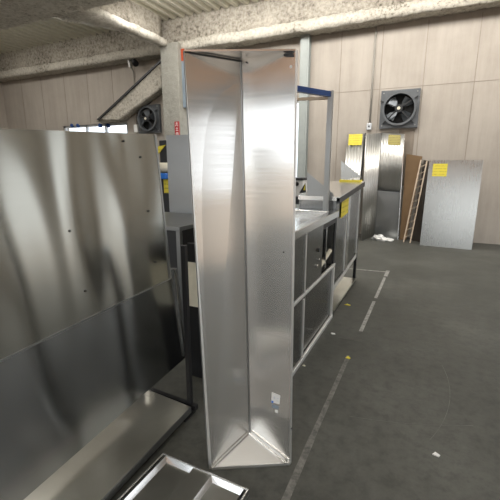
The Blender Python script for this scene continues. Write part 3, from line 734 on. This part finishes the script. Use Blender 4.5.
MB().bar(C0.lerp(A0, .03) + Vector((.005, -.006, .006)), C0.lerp(A0, .97) + Vector((.005, -.006, .006)), .004, .004).build('bottom_weld', M['bright'], t)
# thin dark joint under the top plate
MB().bar(A1 + Vector((0, 0, -.004)) - outL * .002, C1 + Vector((0, 0, -.004)) - outL * .002, .003, .005).build('top_joint', M['dark'], t)
def on_right(px, py, o=0.0):
    n_ = -outR; dr = _ray(px, py)
    nn_ = (B0 - C0).cross(C1 - C0).normalized(); nn_ = nn_ if nn_.y < 0 else -nn_
    return O + dr * ((C0 - O).dot(nn_) / dr.dot(nn_)) + nn_ * (.0015 + o), nn_
pts = [on_right(x_, y_)[0] for x_, y_ in ((272, 392), (280.5, 395.5), (279.5, 404), (271.5, 402))]; nn_ = on_right(275, 400)[1]
lb = MB().prism(pts, nn_ * .001).build('paper_label', M['white'], t)
pts = [on_right(x_, y_, .001)[0] for x_, y_ in ((271.8, 400), (274, 401), (273.5, 402.8), (271.7, 402))]
MB().prism(pts, nn_ * .0006).build('blue_mark', M['bluebag'], lb)
for q4 in (((274, 396), (275.6, 396.6), (275.5, 399), (273.9, 398.4)), ((277, 397.4), (279.4, 398.3), (279.3, 399), (276.9, 398.1)), ((276.8, 400), (279.2, 400.8), (279.1, 401.4), (276.7, 400.7))):
    MB().prism([on_right(x_, y_, .001)[0] for x_, y_ in q4], nn_ * .0006).build('print', M['frame'], lb)
pts = [on_right(x_, y_)[0] for x_, y_ in ((272, 404), (279, 406), (278.5, 409), (272, 407.5))]
MB().prism(pts, nn_ * .0008).build('torn_label', M['greyblue'], t)
pts = [on_right(x_, y_)[0] for x_, y_ in ((275, 409.5), (278, 410), (278, 413), (275.5, 412))]
MB().prism(pts, nn_ * .0008).build('torn_label', M['white'], t)
for (px, py, r_, m_) in ((247, 54.5, .003, 'dark'), (247, 62.5, .003, 'dark'), (291.5, 67, .005, 'white'), (292, 428, .003, 'dark'), (284, 252, .003, 'dark')):
    q, n_ = on_right(px, py); MB().tube(q - n_ * .002, q + n_ * .003, r_, 10).build('rivet', M[m_], t)
# dark patch of two strips in the upper right corner
for (yy0, yy1) in ((50.8, 53.2), (54, 57)):
    pts = [on_right(x_, y_, .008)[0] for x_, y_ in ((285, yy0 + .6), (294.2, yy0 - .2), (294.2, yy1), (285, yy1))]
    MB().prism(pts, nn_ * .002).build('dark_patch', M['dark'], t)

# ------------------------------------------------------------------ double basin tray on the floor
L0, R0, F0 = atz(163.2, 452.4, .03), atz(249, 489, .03), atz(113, 500, .03)
L0.z = R0.z = F0.z = 0
ex = (R0 - L0).normalized(); ey = (F0 - L0).normalized(); wd = (R0 - L0).length
ey = (ey - ex * ey.dot(ex)).normalized(); ln = .62
def tp(a, c, z): return L0 + ex * a + ey * c + Vector((0, 0, z))
t = thing('drip_tray', 'shallow double-basin steel tray lying on the floor at the front', 'tray', tp(wd / 2, ln / 2, 0))
bays = [(.020, wd * .39), (wd * .60, wd - .02)]
MB().prism([tp(0, 0, .001), tp(wd, 0, .001), tp(wd, ln, .001), tp(0, ln, .001)], (0, 0, .003)).build('pan', M['tray'], t)
rim = MB(); e = .007; h = .030
for (a0, c0, a1, c1) in ((0, 0, wd, e), (0, ln - e, wd, ln), (0, e, e, ln - e), (wd - e, e, wd, ln - e)):
    rim.prism([tp(a0, c0, .004), tp(a1, c0, .004), tp(a1, c1, .004), tp(a0, c1, .004)], (0, 0, h - .004))
rim.build('rim', M['bright'], t, bevel=.002)
mid = MB().prism([tp(bays[0][1], e, .004), tp(bays[1][0], e, .004), tp(bays[1][0], ln - e, .004), tp(bays[0][1], ln - e, .004)], (0, 0, .020))
mid.build('divider', M['tray'], t)
for (a0, a1) in bays:
    w_ = MB(); z1 = .026
    for (q0, q1) in (((a0, e), (a1, e)), ((a0, e), (a0, ln - e)), ((a1, e), (a1, ln - e)), ((a0, ln - e), (a1, ln - e))):
        in0 = (a0 + a1) / 2
        def inn(q): return (q[0] + (.012 if q[0] < in0 else -.012), q[1] + (.012 if q[1] < ln / 2 else -.012))
        i0, i1 = inn(q0), inn(q1)
        w_.prism([tp(*q0, z1), tp(*q1, z1), tp(*i1, .005), tp(*i0, .005)], (0, 0, -.0008))
    w_.build('basin_wall', M['bright'], t)

# ------------------------------------------------------------------ scraps on the floor
def scrap(px, py, label, m, r, sh):
    c = atz(px, py); b = MB(); pts = []
    for i in range(7):
        a = 2 * math.pi * i / 7; q = r * (1 + .35 * math.sin(3.1 * i + px)); pts.append((c.x + q * sh * math.cos(a), c.y + q * math.sin(a), .0006))
    b.prism(pts, (0, 0, .005)); tag(b.build('floor_scrap', m), label, 'scrap', 'scraps on the floor')
scrap(347.5, 305, 'round yellow scrap on the floor under the far counter end', M['yellow'], .016, 1.3)
scrap(348, 358, 'yellow curl of scrap lying on the worn painted floor line', M['yellow'], .016, .8)
scrap(333, 334, 'whitish scrap on the floor by the sink cabinet corner', M['white'], .012, 1.5)
scrap(436, 455, 'white scrap on bare floor at the lower right', M['white'], .011, 1.2)
scrap(304, 366, 'tiny pale scrap at the foot of the sink cabinet doors', M['cream'], .007, 1.2)
